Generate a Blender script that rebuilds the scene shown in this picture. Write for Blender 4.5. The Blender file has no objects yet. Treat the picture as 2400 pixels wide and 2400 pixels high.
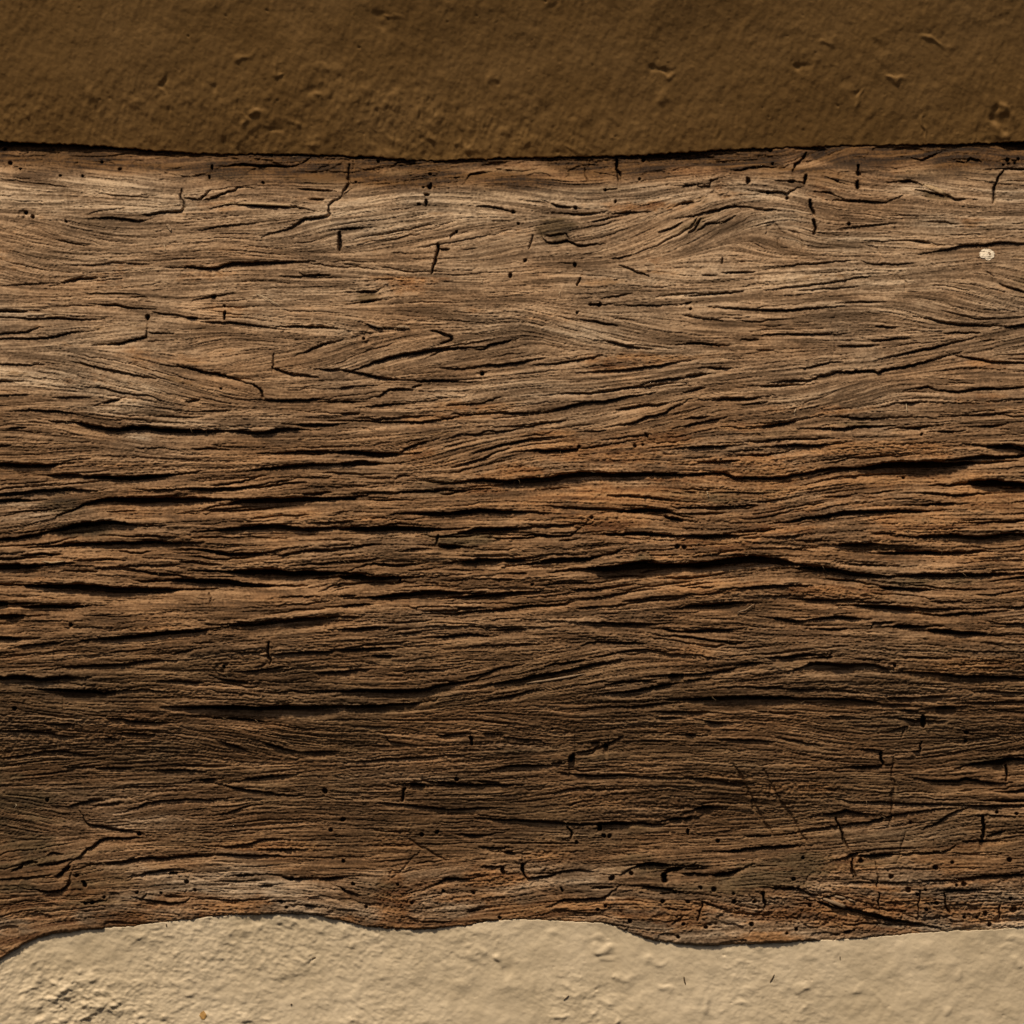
import bpy, math
import numpy as np
from mathutils import Vector

# ------------------------------------------------------------------ camera, light, exposure
SC = bpy.context.scene
S = 0.00025                     # metres per photograph pixel (the frame is 2400 px = 0.6 m wide)
CAM_D = 5.0
REF_H = 60 * S                  # the plane the frame is measured on
cam_d = bpy.data.cameras.new("camera"); cam = bpy.data.objects.new("camera", cam_d)
SC.collection.objects.link(cam); SC.camera = cam
cam.location = (0, -CAM_D - REF_H, 0); cam.rotation_euler = (math.radians(90), 0, 0)
cam_d.sensor_width = 36; cam_d.lens = 36 * CAM_D / 0.6; cam_d.clip_end = 50

SUN_EL, SUN_AZ = math.radians(54), math.radians(-24)      # azimuth from the viewer's side, minus = left
W = bpy.data.worlds.new("World"); SC.world = W; W.use_nodes = True
nt = W.node_tree; nt.nodes.clear()
sky = nt.nodes.new("ShaderNodeTexSky"); sky.sky_type = 'NISHITA'; sky.sun_disc = False
sky.sun_elevation = SUN_EL; sky.sun_rotation = math.pi - SUN_AZ
bg = nt.nodes.new("ShaderNodeBackground"); bg.inputs[1].default_value = 0.05
sky.dust_density = 9.0; sky.ozone_density = 0.0; sky.air_density = .7
wo = nt.nodes.new("ShaderNodeOutputWorld")
nt.links.new(sky.outputs[0], bg.inputs[0]); nt.links.new(bg.outputs[0], wo.inputs[0])
sd = bpy.data.lights.new("sun", 'SUN'); sun = bpy.data.objects.new("sun", sd); SC.collection.objects.link(sun)
sd.energy = 5.0; sd.angle = math.radians(5); sd.color = (1.0, 0.80, 0.56)
to_sun = Vector((math.sin(SUN_AZ) * math.cos(SUN_EL), -math.cos(SUN_AZ) * math.cos(SUN_EL), math.sin(SUN_EL)))
sun.rotation_euler = to_sun.to_track_quat('Z', 'Y').to_euler(); sun.location = to_sun * 3
SC.view_settings.view_transform = 'Standard'; SC.view_settings.look = 'None'
SC.view_settings.gamma = 1; SC.view_settings.use_curve_mapping = False
SC.view_settings.exposure = -0.55
SC.cycles.max_bounces = 6

# ------------------------------------------------------------------ relief read off the photograph
# crop origin and scale for the tables below (photograph pixels = origin + value / scale)
CROPS = dict(A=(0, 300), B=(800, 300), C=(1600, 300), D=(0, 900), E=(800, 900), F=(1600, 900),
             G=(0, 1500), H=(800, 1500), I=(1600, 1500), J=(0, 2000), K=(1200, 2000))
SCALE = {k: (1.61 if k in 'JK' else 2.415) for k in CROPS}
# splits and checks: width : points ; ...
CRACKS = dict(
A="""5:1025,345 1020,390 1045,430 1045,460 1020,480 930,478 850,492 810,490;4:1040,400 1110,408 1165,385 1210,348
5:1130,408 1190,402 1240,385 1290,360 1340,350 1350,335 1390,338;5:830,518 780,528 720,520 640,514 560,515;2:480,495 600,470 700,455
6:1270,215 1300,205 1370,200 1440,210 1540,208 1620,215 1680,208 1695,200;6:1195,205 1195,240;5:1185,265 1185,290;4:1670,340 1760,348 1900,360
4:1740,405 1840,408;5:1240,445 1300,430 1400,432 1500,445 1640,448 1740,462;6:1932,385 1890,410 1865,440 1860,500 1800,512 1740,520 1690,550 1620,580 1560,600
3:1110,585 1200,570 1260,555 1370,548 1480,540;7:1030,792 1100,795 1170,800 1240,795 1300,775 1360,768 1430,770 1520,768 1620,765 1700,762
6:350,880 400,865 460,855 560,852;2.5:0,895 150,890 350,880;2.5:400,785 560,775 650,768 800,780 900,765;5:560,1000 680,1015 720,1023 835,1025
6:-60,1045 100,1045 180,1042;5:-60,1072 100,1082 180,1088 300,1080 430,1085 560,1080;4:-60,1172 150,1160 260,1130;5:-60,1208 130,1195 260,1195 380,1175 520,1155
6:840,1145 835,1185 800,1195 750,1205 700,1222 600,1230;3:840,1160 900,1165 1000,1170;6:845,1060 845,1090;3.5:860,1040 950,1060 1070,1078
7:1065,1080 1135,1080;5:1150,1097 1300,1105 1400,1125 1530,1135;5:1590,1125 1700,1128 1800,1130 1932,1145;5:1270,1008 1275,1020;6:1275,1040 1262,1085
8:1200,960 1240,955;4:1560,1270 1545,1330 1550,1365 1600,1385 1700,1405 1800,1420;5:1715,1278 1800,1245 1900,1215
6:990,1352 1080,1365 1180,1390 1300,1415 1400,1445;4:400,1325 500,1340 620,1370 760,1400 900,1430;5:1810,1368 1932,1380
4:1705,820 1720,838 1800,835 1870,835;3:1600,840 1932,848;7:1920,590 1920,650 1928,700;4:-60,1340 100,1345 270,1345;5:-60,1440 100,1435""",
B="""4:35,200 38,310 20,350 0,385;6:490,310 490,345;5:488,370 485,385;5:480,405 465,450;4:760,445 860,450 920,460 980,478;5:1190,430 1230,448 1300,450
5:1230,485 1300,487 1380,487 1450,478;5:1530,484 1600,482 1690,480;6:1555,165 1570,220 1570,300;2:1570,300 1555,340 1490,350;3:1380,220 1378,270 1400,300
5:720,280 740,258 830,245;5:-20,578 60,572 130,565;3:625,635 630,605 665,585;6:548,650 545,700 535,740 525,785 512,830;4:548,688 605,690
2:400,690 520,660 640,650 800,620 960,575;2:1030,410 1100,418 1180,430;5:1140,625 1160,655 1210,660 1280,640 1350,670 1450,665;3:1150,620 1280,600
2.5:1060,690 1085,640 1090,605;3:1270,600 1300,635;3:1400,535 1480,520 1560,500 1640,485;4:1800,590 1870,570 1932,540;3:1520,742 1560,745 1650,720
4:1570,785 1640,805 1700,830 1750,850;4:1348,850 1346,900;2.5:565,873 640,872;2:0,775 80,780 130,800;5:90,930 170,928 210,915;5:100,993 160,990 215,982
5:1400,1003 1470,1005;3:1450,970 1560,955 1650,938;4:1360,1085 1420,1100 1500,1120 1560,1130;6:1500,1212 1560,1220 1620,1240 1700,1252
5:150,1115 220,1140 300,1145;5:510,1158 560,1165 620,1185 625,1205 560,1225;5:750,1262 810,1258 830,1235 900,1220 975,1205
6:0,1385 100,1395 200,1415 350,1430;7:110,1370 170,1345 250,1310 320,1290 450,1275 560,1262 740,1250;5:500,1300 580,1268 680,1255
6:800,1350 900,1345 1000,1330 1080,1320;3:560,1365 700,1365 800,1355;4:1080,1345 1200,1340 1300,1330 1400,1310 1480,1290
5:1400,1385 1550,1380 1700,1360 1800,1350 1932,1330;5:400,1435 520,1438 700,1440;7:795,1380 795,1405;6:1750,1445 1932,1420;3:1530,1015 1700,1010 1932,998""",
C="""5:0,322 70,318;5:75,300 80,330 150,325 160,300 220,285;5:265,225 330,240 390,220 470,212 520,215;5:620,250 640,200 680,170 710,130
6:370,278 375,320;6:590,300 635,303;6:695,260 685,315;5:410,355 470,360 550,365 600,375 650,345;5:780,358 840,365 870,385;5:855,290 890,303
7:725,405 735,460 742,500;7:735,515 745,560 742,605;7:995,208 998,270;7:995,295 996,345;5:850,408 940,415 1040,418 1150,425 1190,408
6:1215,300 1290,298 1330,310;5:1370,360 1420,370 1480,375 1530,405 1610,403;5:1750,430 1760,350 1780,310 1790,275 1830,240;6:1810,230 1980,235
5:1285,170 1360,182 1400,160 1440,145;4:1550,190 1600,195;4:1600,200 1640,165 1700,185;5:0,510 50,505 120,480 200,460 300,448 400,455
3:20,590 100,500 250,455;4:40,600 120,520;3:60,600 130,545 240,530;3:200,550 300,490;3:400,460 470,462 540,465;5:0,435 70,420
3:880,570 1000,560 1150,548 1220,542;6:1400,705 1500,690 1580,670 1700,668 1760,655 1830,652 1980,660;5:1290,640 1340,650 1400,660
3:440,810 560,785 700,775 850,762 1000,755;3:1000,755 1070,780 1200,775 1300,765;4:215,825 320,822 410,815;3:100,835 200,835;4:215,770 222,735
4:0,955 100,945 220,938 350,930;3.5:440,930 600,905 760,890 920,865 1100,840;3:640,925 800,915 1000,900;5:0,1000 60,990
5:200,1020 350,1030 500,1040 650,1035 850,1020;3:860,1000 1000,990 1150,988;4:1780,885 1850,905 1980,945;3:0,1065 130,1090 230,1098
4:430,1180 600,1172 780,1172 880,1172 920,1165;4:320,1200 430,1203;5:0,1228 100,1225 230,1230;3.5:1080,1130 1200,1132
5:1350,1080 1500,1110 1600,1120 1770,1125;5:1800,1135 1980,1110;4:1060,1210 1200,1200 1280,1198;4:870,1240 1000,1235 1120,1225
5:1140,1305 1280,1275 1400,1250 1520,1220 1600,1200;6:700,1440 760,1412 870,1390 1000,1385 1060,1380 1100,1390 1160,1365 1300,1345 1400,1320 1500,1290
4:650,1365 800,1340 900,1330;5:1520,1285 1640,1310 1740,1328 1980,1338;5:130,1365 270,1358;6:0,1415 130,1400;5:540,1440 720,1430;4:1460,1165 1560,1160 1680,1162""",
D="""5:130,155 200,150 280,158 380,160 460,180;5:600,110 640,98 690,85;11:430,228 520,240 620,255 700,262 760,250 850,250 930,262 1050,272 1200,272 1290,268
8:1290,268 1400,275 1550,272 1650,262 1750,262;3:310,80 400,82 520,82;3:-60,78 180,65;3:840,180 950,185 1050,190 1160,188;3:1140,155 1260,152 1350,145
4:1060,105 1150,95;5:1500,95 1600,102 1750,98 1830,98;5:1840,110 1932,105;4:1450,5 1490,50 1495,85;6:1680,235 1760,238 1870,235 1932,228;4:70,255 170,258
4:-60,355 80,352;10:-60,465 100,462 250,460 360,455;3:360,455 430,430 540,425;4:1120,370 1200,370 1310,375;6:1540,395 1700,385 1800,382 1932,390
7:1440,490 1540,485 1660,465 1780,455 1932,452;7:280,515 400,518 480,520;11:480,530 600,532 750,535 850,525 1000,515;7:-60,630 150,622 260,605 400,602 540,602
7:1060,598 1200,598 1350,590 1480,575;4:770,600 840,605 1000,600;4:1520,600 1580,560 1700,540;4:1620,540 1800,530 1900,525;8:-60,664 100,658 190,658
13:490,690 560,665 640,655 800,655 950,658 1150,655 1290,655;13:1300,680 1380,665 1500,658 1700,655 1932,645;4:1050,735 1140,730;5:1160,720 1300,720 1450,712 1580,700
3:0,745 200,720 400,700;12:290,835 400,815 500,795 600,785 700,785 790,792;8:-60,884 120,870 200,855 290,838;9:300,915 420,908 550,905 700,900 850,900 950,895 1050,898
11:1240,825 1350,820 1500,810 1620,808 1720,822 1780,825 1932,812;8:1120,940 1200,950 1300,965 1450,965 1530,955;5:690,950 800,950 860,948
5:1560,968 1720,960;6:1650,958 1800,945 1932,940;14:-60,1038 100,1030 250,1025;16:1290,1055 1400,1060 1550,1065 1700,1070 1900,1075
14:980,1110 1080,1112 1180,1115 1300,1120 1400,1135 1560,1142;14:150,1135 300,1140 450,1150 600,1158 750,1165 900,1165 1060,1165;4:700,1050 760,1060 860,1070
12:-60,1240 60,1240;8:130,1255 300,1255 420,1258 540,1255;10:-60,1312 80,1310 160,1310;5:1580,1208 1700,1205 1790,1205;3:1800,1180 1932,1110
9:1290,1370 1450,1360 1600,1345 1700,1330 1932,1320;8:560,1445 700,1432 850,1420 1000,1405 1200,1388;3:1270,1375 1400,1390;7:-60,1440 150,1438;1.5:1195,1180 1195,1270""",
E="""4:0,35 80,15;5:190,75 230,70 270,35 320,30 420,38;5:130,130 200,125 290,120 380,118;5:0,105 90,98;4:0,172 100,170;5:0,210 150,212 240,218 350,220 450,220 560,208 700,190
4:400,22 460,5;4:600,130 720,120 800,110 900,72;5:850,172 950,168 1040,165 1150,152;6:1160,155 1260,140 1350,118 1450,102 1600,82 1710,65
4:920,245 1080,245 1150,228 1280,210;5:1230,60 1400,60 1520,40 1660,20 1932,0;5:1550,235 1650,225 1730,190 1830,165 1932,115;10:-10,388 100,398 200,402 330,400
5:340,395 380,365 430,345 500,325;7:1070,385 1150,385 1250,378 1350,365;3:1350,365 1500,350 1700,310;2.5:1330,270 1500,262;4:610,475 700,455 780,430 870,395 960,360
9:-10,452 120,450 240,448;4:480,555 600,562 700,562;12:700,555 800,548 900,555 1050,550 1200,538 1300,520 1450,512 1600,515 1750,508 1940,515
3:310,545 340,520 400,520;8:-10,650 100,652;4:60,620 300,618;4:140,652 260,662 360,655;10:400,735 500,735 620,732 700,722 800,715 900,720 1060,728
4:1140,688 1300,700 1450,710 1560,722;10:1560,722 1700,718 1820,725 1870,735;8:1820,750 1940,770;12:-10,820 120,815 250,818 400,820 580,820
10:650,850 750,830 850,825 1000,820;6:1000,855 1100,850 1200,865 1300,860 1340,820;4:1220,890 1350,880;8:1480,852 1600,850 1700,845 1940,858
8:550,920 600,925 690,922;4:550,850 540,910;6:-10,937 80,930 130,915 250,910;5:100,1040 160,1020 300,1030 450,1015;8:680,1005 750,1000 850,995 920,992
9:930,1000 1050,995;10:1030,1020 1130,1010 1250,1005 1400,995 1480,970;17:1390,1050 1500,1045 1620,1030 1750,1025 1940,1030;12:-10,1095 120,1095 240,1098 330,1095
5:330,1095 325,1125;10:150,1205 260,1200 400,1190 560,1180 690,1180;8:600,1210 750,1195 900,1188 1050,1180;4:0,1205 100,1195;4:940,1075 1050,1070
6:-10,1255 200,1245;6:480,1302 600,1298 700,1290 850,1280 950,1272 1050,1255 1250,1245 1330,1230;5:1320,1218 1500,1205 1620,1175 1750,1165
4:1340,1270 1500,1262;5:1620,1240 1750,1222 1932,1205;6:0,1385 120,1380 230,1378;3.5:240,1350 500,1342;5:880,1390 1050,1385
6:1370,1350 1500,1352 1650,1360 1800,1355;5:520,1430 700,1420 850,1418;5:1800,1385 1932,1400;3:300,1415 450,1405;4:1710,275 1730,305""",
F="""6:150,95 250,90 350,85 440,80;5:430,15 520,15 700,5;3.5:0,55 130,30;5:0,240 80,225 200,200;4:0,200 150,185;7:440,240 500,238 580,225 640,212
6:710,258 850,255 960,250 1150,245;6:1190,258 1300,250 1400,240;3:1420,190 1932,170;5:880,190 1000,198 1150,200;5:1220,112 1330,112
6:1430,40 1530,45 1620,40 1720,25 1800,30 1980,15;5:1300,30 1380,20 1430,38;5:1650,248 1780,238;5:1420,275 1530,270;6:20,362 130,355 280,348
7:500,355 600,355 720,352 830,345;3:310,375 450,372;7:-10,513 120,510 230,508 300,530 400,535 500,540 560,540 640,520 760,495 900,482 980,480
17:980,480 1060,470 1150,460 1300,460 1500,455 1660,450;10:1500,430 1600,425 1680,415 1800,418 1980,400;11:1710,350 1800,355 1880,365 1980,385
5:1450,580 1540,570 1640,568;17:1600,565 1700,565 1800,565 1980,578;4:780,640 950,630;3:1040,625 1250,600;6:1300,622 1420,625 1520,630 1650,622 1750,618
6:1320,680 1420,678 1530,678;5:0,735 120,735 230,732;4:250,695 400,685;4:0,610 80,620;9:580,778 650,768 750,755 850,740 950,725 1100,725 1250,720 1400,715
6:300,840 420,835 530,818;9:-10,858 150,862 320,858;4:1060,850 1200,848;9:1280,860 1400,865 1550,865 1650,870 1750,862 1850,845 1980,858
3:1560,770 1700,768;9:860,905 1000,905 1110,910;4:550,932 700,940;7:1090,955 1200,955 1300,958 1450,955 1600,955 1740,948
18:-10,1030 120,1015 250,1000 400,998 550,1005 620,1015;12:620,1040 750,1045 850,1050 950,1075 1100,1085;5:900,1010 1050,1020 1150,1025
9:1200,1085 1350,1082 1500,1080 1650,1078 1850,1070;5:220,1160 350,1155 500,1140 750,1140;5:780,1105 950,1115 1100,1140;7:1100,1150 1250,1160 1400,1165
6:580,1205 700,1215 850,1222 1000,1218;9:960,1255 1080,1260 1200,1270 1300,1275;6:0,1260 150,1245 300,1235 370,1240;6:480,1320 600,1335 700,1340
7:720,1330 850,1320 1000,1328;6:1320,1295 1450,1300 1600,1300 1780,1285;5:1790,1265 1980,1256;4:1650,1185 1750,1190 1932,1165;7:-10,1395 150,1390 280,1385
4:1050,1385 1080,1350 1200,1345;7:1170,1370 1380,1370;8:1370,1395 1500,1400 1700,1415;5:740,1385 930,1385""",
G="""4:60,45 230,20 380,10;8:-60,216 100,205 200,210 260,218 430,212;6:330,160 430,155 520,145 700,135 820,122 950,115;3.5:980,75 1120,50
7:220,270 300,275 400,285 500,290 600,298 680,285;4:1530,5 1520,60 1530,110 1525,135;5:1535,78 1650,72 1800,65 1932,55;3:1460,150 1510,128;3:1340,72 1520,60
4:900,230 1050,235 1160,242;5:1240,215 1290,228 1420,240;11:1050,378 1150,380 1300,378 1420,385 1550,380 1750,382 1940,380;6:1200,438 1300,442 1400,455 1530,465
3:1060,435 1200,438;5:600,440 700,445 740,455 850,462 960,468;3.5:260,470 430,482;4:-60,512 130,512 250,518 350,540 450,550;3:0,672 130,655 250,630 330,625 450,640 570,655
5:1480,575 1550,600 1620,620 1680,635;4:1220,565 1320,600 1410,632;5:1130,795 1230,785;5:1380,790 1500,775 1650,765;4:1230,820 1400,850 1560,870 1720,880
4:380,945 500,915 600,905;3.5:500,940 690,915;4:700,970 820,925 920,910 1070,905 1170,910 1320,890;3:1200,995 1350,955 1500,930;5:460,1000 480,1040 560,1055 650,1070 790,1095
5:420,1250 470,1210 520,1170 560,1140 620,1125 780,1120;4:60,1310 120,1285 140,1265 220,1260;4:200,1280 300,1275 400,1245;4:260,1222 290,1205 350,1210
6:320,1345 360,1310 400,1285;5:200,1420 300,1435 350,1415 400,1375 410,1345;6:550,1270 650,1270 720,1248 850,1240 1000,1232 1220,1220;5:1200,1215 1400,1222 1650,1230
5:1510,1192 1700,1190;4:1270,1180 1340,1165 1500,1140 1600,1130;5:780,1335 850,1315 920,1305 990,1305;6:960,1325 1010,1320;5:1320,1338 1440,1335
6:1580,1340 1640,1355 1770,1350;6:1810,1355 1932,1345;3:350,720 540,718;4:540,725 740,720;4:860,735 1000,735 1170,745;4:1700,640 1932,630;5:590,560 660,562""",
H="""6:0,48 120,45 260,42;5:180,90 300,85;2.5:750,35 1100,20;3:350,185 520,165 600,160;8:-10,290 100,285 220,288 350,290 500,275 600,250 710,225;7:-10,375 100,375 250,370 400,360 460,350
7:840,255 940,235 1050,212 1160,195 1300,170 1400,140 1520,120;4:820,340 950,320 1050,290 1150,280;6:1480,300 1620,290 1720,275 1800,255 1932,240;8:1840,200 1932,195
3.5:1520,380 1932,352;4:1780,440 1932,435;3.5:240,540 270,570 370,590 440,600;4:525,530 560,535 650,530 740,528;6:735,545 745,595;4:800,528 910,540
3.5:0,690 150,685 300,670 500,660 740,652;6:860,735 960,720 1050,715 1190,715;4:1190,700 1270,690;12:1290,685 1320,645;4:1330,640 1430,615 1470,595;8:1480,600 1500,590
5:1400,580 1470,580;4.5:1220,745 1330,762 1480,770 1620,768 1700,780;3:1620,770 1932,785;8:390,815 480,820;6:490,800 600,808 720,822 850,818 980,820;4:780,800 900,805
6:360,835 345,915;4.5:200,925 350,935 480,955 600,962 720,952 880,955;6:820,1012 950,1020 1100,1030 1250,1040 1430,1045;8:1440,1045 1640,1045;4:1650,1040 1850,1050
6:1850,1020 1932,1010;4:1280,1060 1310,1090 1300,1130;8:1460,1050 1460,1080;5:545,1080 535,1100;3.5:620,1103 750,1110 850,1100;4:770,1170 850,1180 920,1182 980,1180
6:930,1205 990,1210;6:1020,1270 1030,1330 1050,1355;6:1050,1355 1150,1345 1220,1330;4:790,1285 900,1285;5:910,1285 915,1330;3:1060,1330 1250,1320 1440,1312
6:520,1390 600,1350 690,1355 740,1350;8:1670,1290 1720,1270 1800,1275 1870,1278;7:1830,1310 1900,1300 1932,1290;8:1830,1320 1830,1375;6:1700,1400 1800,1410 1900,1430""",
I="""7:480,95 600,92 700,78 760,75;6:730,98 840,92;5:300,135 450,130;6:0,195 100,190 200,175 300,155;9:680,145 740,130 820,132 900,140 980,145;6:900,130 1050,140 1180,165
6:1180,180 1400,188 1600,205 1980,215;4:0,230 170,215;3.5:200,262 380,265 550,265 700,280 900,280 1050,300;8:0,335 150,330 300,325 420,322 540,325 600,318 650,335
6:660,325 800,328 920,330 1100,355;4:1150,325 1330,325;5:1330,320 1470,320;4:1620,285 1750,292 1980,300;7:1420,385 1530,378;4:1205,390 1340,410;3:1540,360 1700,350 1980,345
6:1200,440 1300,460 1420,460;7:1355,425 1355,490;6:120,455 180,468 230,468;3.5:820,428 960,435;6:-10,535 80,538;4:200,560 380,565 520,575;3:520,545 650,570 780,600
4:1000,615 1110,625;5:1110,630 1115,680 1135,712;5:940,718 1130,715;3:1225,545 1250,490 1150,520;4:1300,635 1350,625 1355,570;8:1640,710 1750,690 1850,675 1980,672
9:1740,695 1830,690;5:1830,700 1830,795;6:1350,785 1430,800 1550,800 1590,785 1700,805 1790,808;4:0,780 130,785 250,805 340,815;4:860,900 960,915 1200,925 1400,930 1600,935
6:1600,935 1980,940;5:1750,905 1830,910 1980,910;4:1800,855 1980,855;4:520,1105 700,1080 900,1050 1050,1035 1100,1015 1200,990 1400,965 1600,945
4:1350,1080 1450,1030 1550,965 1640,940;6:790,990 850,985 930,965 1000,980 1060,985;4:865,1000 890,1070 920,1140 935,1190;6:190,1195 300,1195 400,1185 520,1175 690,1168
3:350,1120 520,1105;7:70,960 110,945 170,950;5:25,1070 30,1110;6:0,1015 50,1010;7:1700,1000 1705,1060 1700,1130;8:1680,1140 1720,1140;4:1730,1110 1830,1080;3:1650,995 1900,1000
6:910,1235 950,1220 1000,1210;7:1010,1225 1100,1222 1200,1218;4:1240,1225 1310,1208 1400,1210 1500,1200 1540,1160;5:955,1245 960,1300 975,1335;4:0,1295 60,1295 150,1290
7:170,1330 260,1325 330,1300;5:0,1320 150,1325;4:1300,1385 1400,1370 1550,1360 1980,1328;5:1480,1420 1600,1420 1700,1418;4:540,1405 650,1415;2:1100,1250 1100,1420""",
J="""3:-30,102 110,92 200,85;4:80,45 120,30;5:210,90 265,50;4:170,150 230,140 270,100 275,90;6:310,105 320,130;5:370,42 500,30 600,18 700,10;5:520,82 600,68 660,68
4:500,165 560,180 640,190 700,185 715,170;2.5:530,178 550,150;3:300,185 400,178;4:980,125 1030,125;6:1080,95 1100,100 1170,98;6:1230,92 1300,95;5:1040,185 1080,185
6:1150,200 1190,203;5:1280,130 1330,155 1360,160;5:1640,120 1680,100 1750,98;4:1900,50 1905,80;3:830,108 1000,105;3:740,175 880,180 1030,175;4:1760,225 1830,215""",
K="""5:40,40 42,80 55,100 130,88;3:130,88 200,70 320,70;6:470,45 530,38 600,45;6:575,110 575,80 600,65 640,58;4:655,50 740,48;5:750,80 820,78 865,62;4:190,150 185,130
6:170,190 200,178 280,178 350,172 375,150;4:300,135 380,130;4:490,135 550,135;4:560,155 600,155;6:950,150 955,210;5:975,130 1080,135 1120,155 1150,160
5:1150,175 1220,160 1300,180;8:1150,185 1220,205 1280,215 1350,235 1430,250 1550,275;3:1060,195 1150,195;4:1250,270 1400,268 1550,275;5:1250,300 1290,290
5:1630,150 1700,140 1770,142;4:1630,150 1640,200 1660,230;3:1385,150 1390,230;3:1540,140 1535,250;4:1560,190 1610,190;6:1720,95 1900,85 1980,80;3:1840,200 1840,250
5:1280,20 1285,85;3:1250,115 1400,110 1560,115;3:560,210 680,215;4:700,180 780,205 830,225;3:720,190 700,260;3:600,270 650,240""")
# shallow tool marks and scratches: width : points
DENTS = dict(
C="4:1030,665 1100,680 1120,740 1090,775;5:1210,830 1250,880 1255,930;5:470,600 480,550 520,540 560,590 570,610;5:590,590 650,600 670,640 680,700;4:540,620 540,680 600,690;5:1700,810 1750,850 1755,880;1.5:430,640 430,1010;2:850,1050 855,1300",
H="5:380,1130 460,1180 600,1255;4:260,1370 350,1290 450,1185",
I="8:285,700 350,830 400,920 450,1010 510,1100;8:455,730 500,830 560,920 620,1010 660,1090 700,1160;6:1190,660 1190,800 1185,930 1175,1050;4:1270,1080 1220,1260",
B="3:640,790 680,815 740,810 770,790", E="3:300,600 310,545 360,520 460,530", G="3:310,40 350,260 380,420;2:1640,1100 1640,1220", A="2:160,220 210,280;2:930,280 950,380")
# beetle holes: x,y,r
HOLES = dict(
A="52,195,6 110,228,3.5 570,188,4 675,232,5 340,268,3.5 465,270,3.5 378,530,4 20,115,4 1487,308,4 150,480,6 190,505,5",
B="438,433,4.5 465,335,3 80,306,3.5 975,476,5.5 1325,452,5 655,590,3.5 957,840,7 1322,778,6 1042,755,5 1000,545,4 1410,1003,5 1460,1005,6.5 1335,1050,4 1495,350,4.5 1690,287,4 1715,180,5 500,258,4 205,185,4 1550,420,4 130,1195,4",
C="512,198,4 480,362,5 596,397,4.5 1845,175,6 1850,200,5 1885,195,4 1820,205,4 500,120,5 940,545,5 40,1030,4 1910,170,4",
D="415,1360,5.5 1258,30,3.5 1490,50,4", E="1660,352,5 1705,345,4 1415,755,5 1895,918,7 1080,1135,4 1345,355,5",
F="1342,288,4 1240,532,4 0,922,6", G="1645,1355,5.5 1055,1372,5.5 1868,1078,5.5 435,1335,5 475,1390,6 1840,855,7 95,385,6 270,905,5 1280,148,4 790,1098,6",
H="1490,1110,6 1520,1112,6 1335,1150,4.5 455,1105,6 1640,1325,6 1530,1350,8 650,788,6 10,1018,6 1195,500,3",
I="1010,1250,6 1290,1035,4.5 1780,975,4.5 1888,983,4.5 1858,1248,6 1435,1290,7 1185,1340,6 628,1355,6 975,1340,5 1280,1415,7 1595,1385,7 1555,1390,4 178,1415,6 105,1405,5 200,1140,5 685,1237,4 1525,1262,5 290,1437,4 460,1437,5 1380,1415,4 1600,520,6 1595,567,5.5 1190,140,4",
J="345,188,5 320,190,4 390,168,4 700,110,5 605,152,4 735,140,4 1330,118,5 1380,205,4.5 1553,190,4.5 1675,145,4.5 1785,150,4.5 1885,245,4.5 1295,32,5 1080,205,4 515,150,4 1500,120,4 1100,98,6",
K="450,78,6 1063,98,6 765,138,6.5 840,185,6.5 570,185,6 665,185,5 915,185,5.5 905,270,6.5 730,281,5.5 1125,200,5.5 1497,140,8 1430,90,6 1600,55,7 1708,118,6.5 1885,172,5.5 1605,190,5.5 1565,215,5 1790,230,7 1880,25,7 1320,30,6 1075,290,5 325,215,4.5 355,202,4.5 650,270,4.5 630,318,4.5 712,130,4.5 615,150,4 1895,215,9 1805,272,6 1710,245,4.5 1755,245,4 1680,123,4 1530,157,5 1040,305,4 445,258,6 955,185,6")
# extra grain directions: x,y,degrees (plus = rising to the right)
GRAIN = dict(
A="300,550,-28 500,600,-12 130,420,-10 60,600,-12 1700,620,30 1850,640,20 900,620,4 500,700,-5 600,870,5 1500,650,-12 500,1370,-20 200,1400,-10 850,1410,-24 1250,1240,14 1800,1290,28 1650,1350,15 1400,1190,-10 1700,1180,-8 800,380,-8 400,350,-6 800,430,-4 250,460,18 1300,1330,12 300,800,-16 100,830,-20 1750,690,-14",
B="1600,600,30 1800,540,28 1300,560,18 1300,600,12 800,620,14 300,640,14 1700,760,20 1650,700,22 1700,840,-16 1500,1100,-18 1700,1130,-12 200,1260,22 1300,1140,-18 400,1230,12 1600,1010,8 600,1280,14 100,1320,26 1600,950,10 400,770,-4 150,600,12",
C="100,560,40 200,520,36 350,510,28 300,470,24 500,640,-22 600,420,-22 700,380,-18 1000,470,-10 1400,800,10 1400,1020,-22 1600,940,-18 1750,960,-14 1850,1170,20 1700,1240,16 1500,1300,12 1300,900,8 450,400,-14",
D="1200,60,-18 1000,30,-22 700,30,-12 400,720,14 200,780,10 800,330,-10", E="900,420,24 1000,300,6 450,140,6 1500,200,14 250,300,8 1000,480,4",
F="800,150,20 1000,90,24 950,140,16 1000,180,-10 700,700,10 1500,100,-8 700,560,14 1700,1150,6 900,1130,-14",
G="900,780,4 800,940,14 1350,540,-14 1600,560,-12 200,480,-6 1000,1100,-4 300,1000,-18 300,640,12", H="900,480,-10 1000,250,18 1400,200,15 600,300,10 1100,440,-8 700,250,12 1300,930,12",
I="700,600,-10 1700,650,14 700,800,0 1600,720,14 1500,500,-4 100,40,-8 300,180,8", J="100,250,12 30,360,30 200,130,6 1300,200,-8", K="400,300,-14 1300,220,-12 800,300,4")
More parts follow.
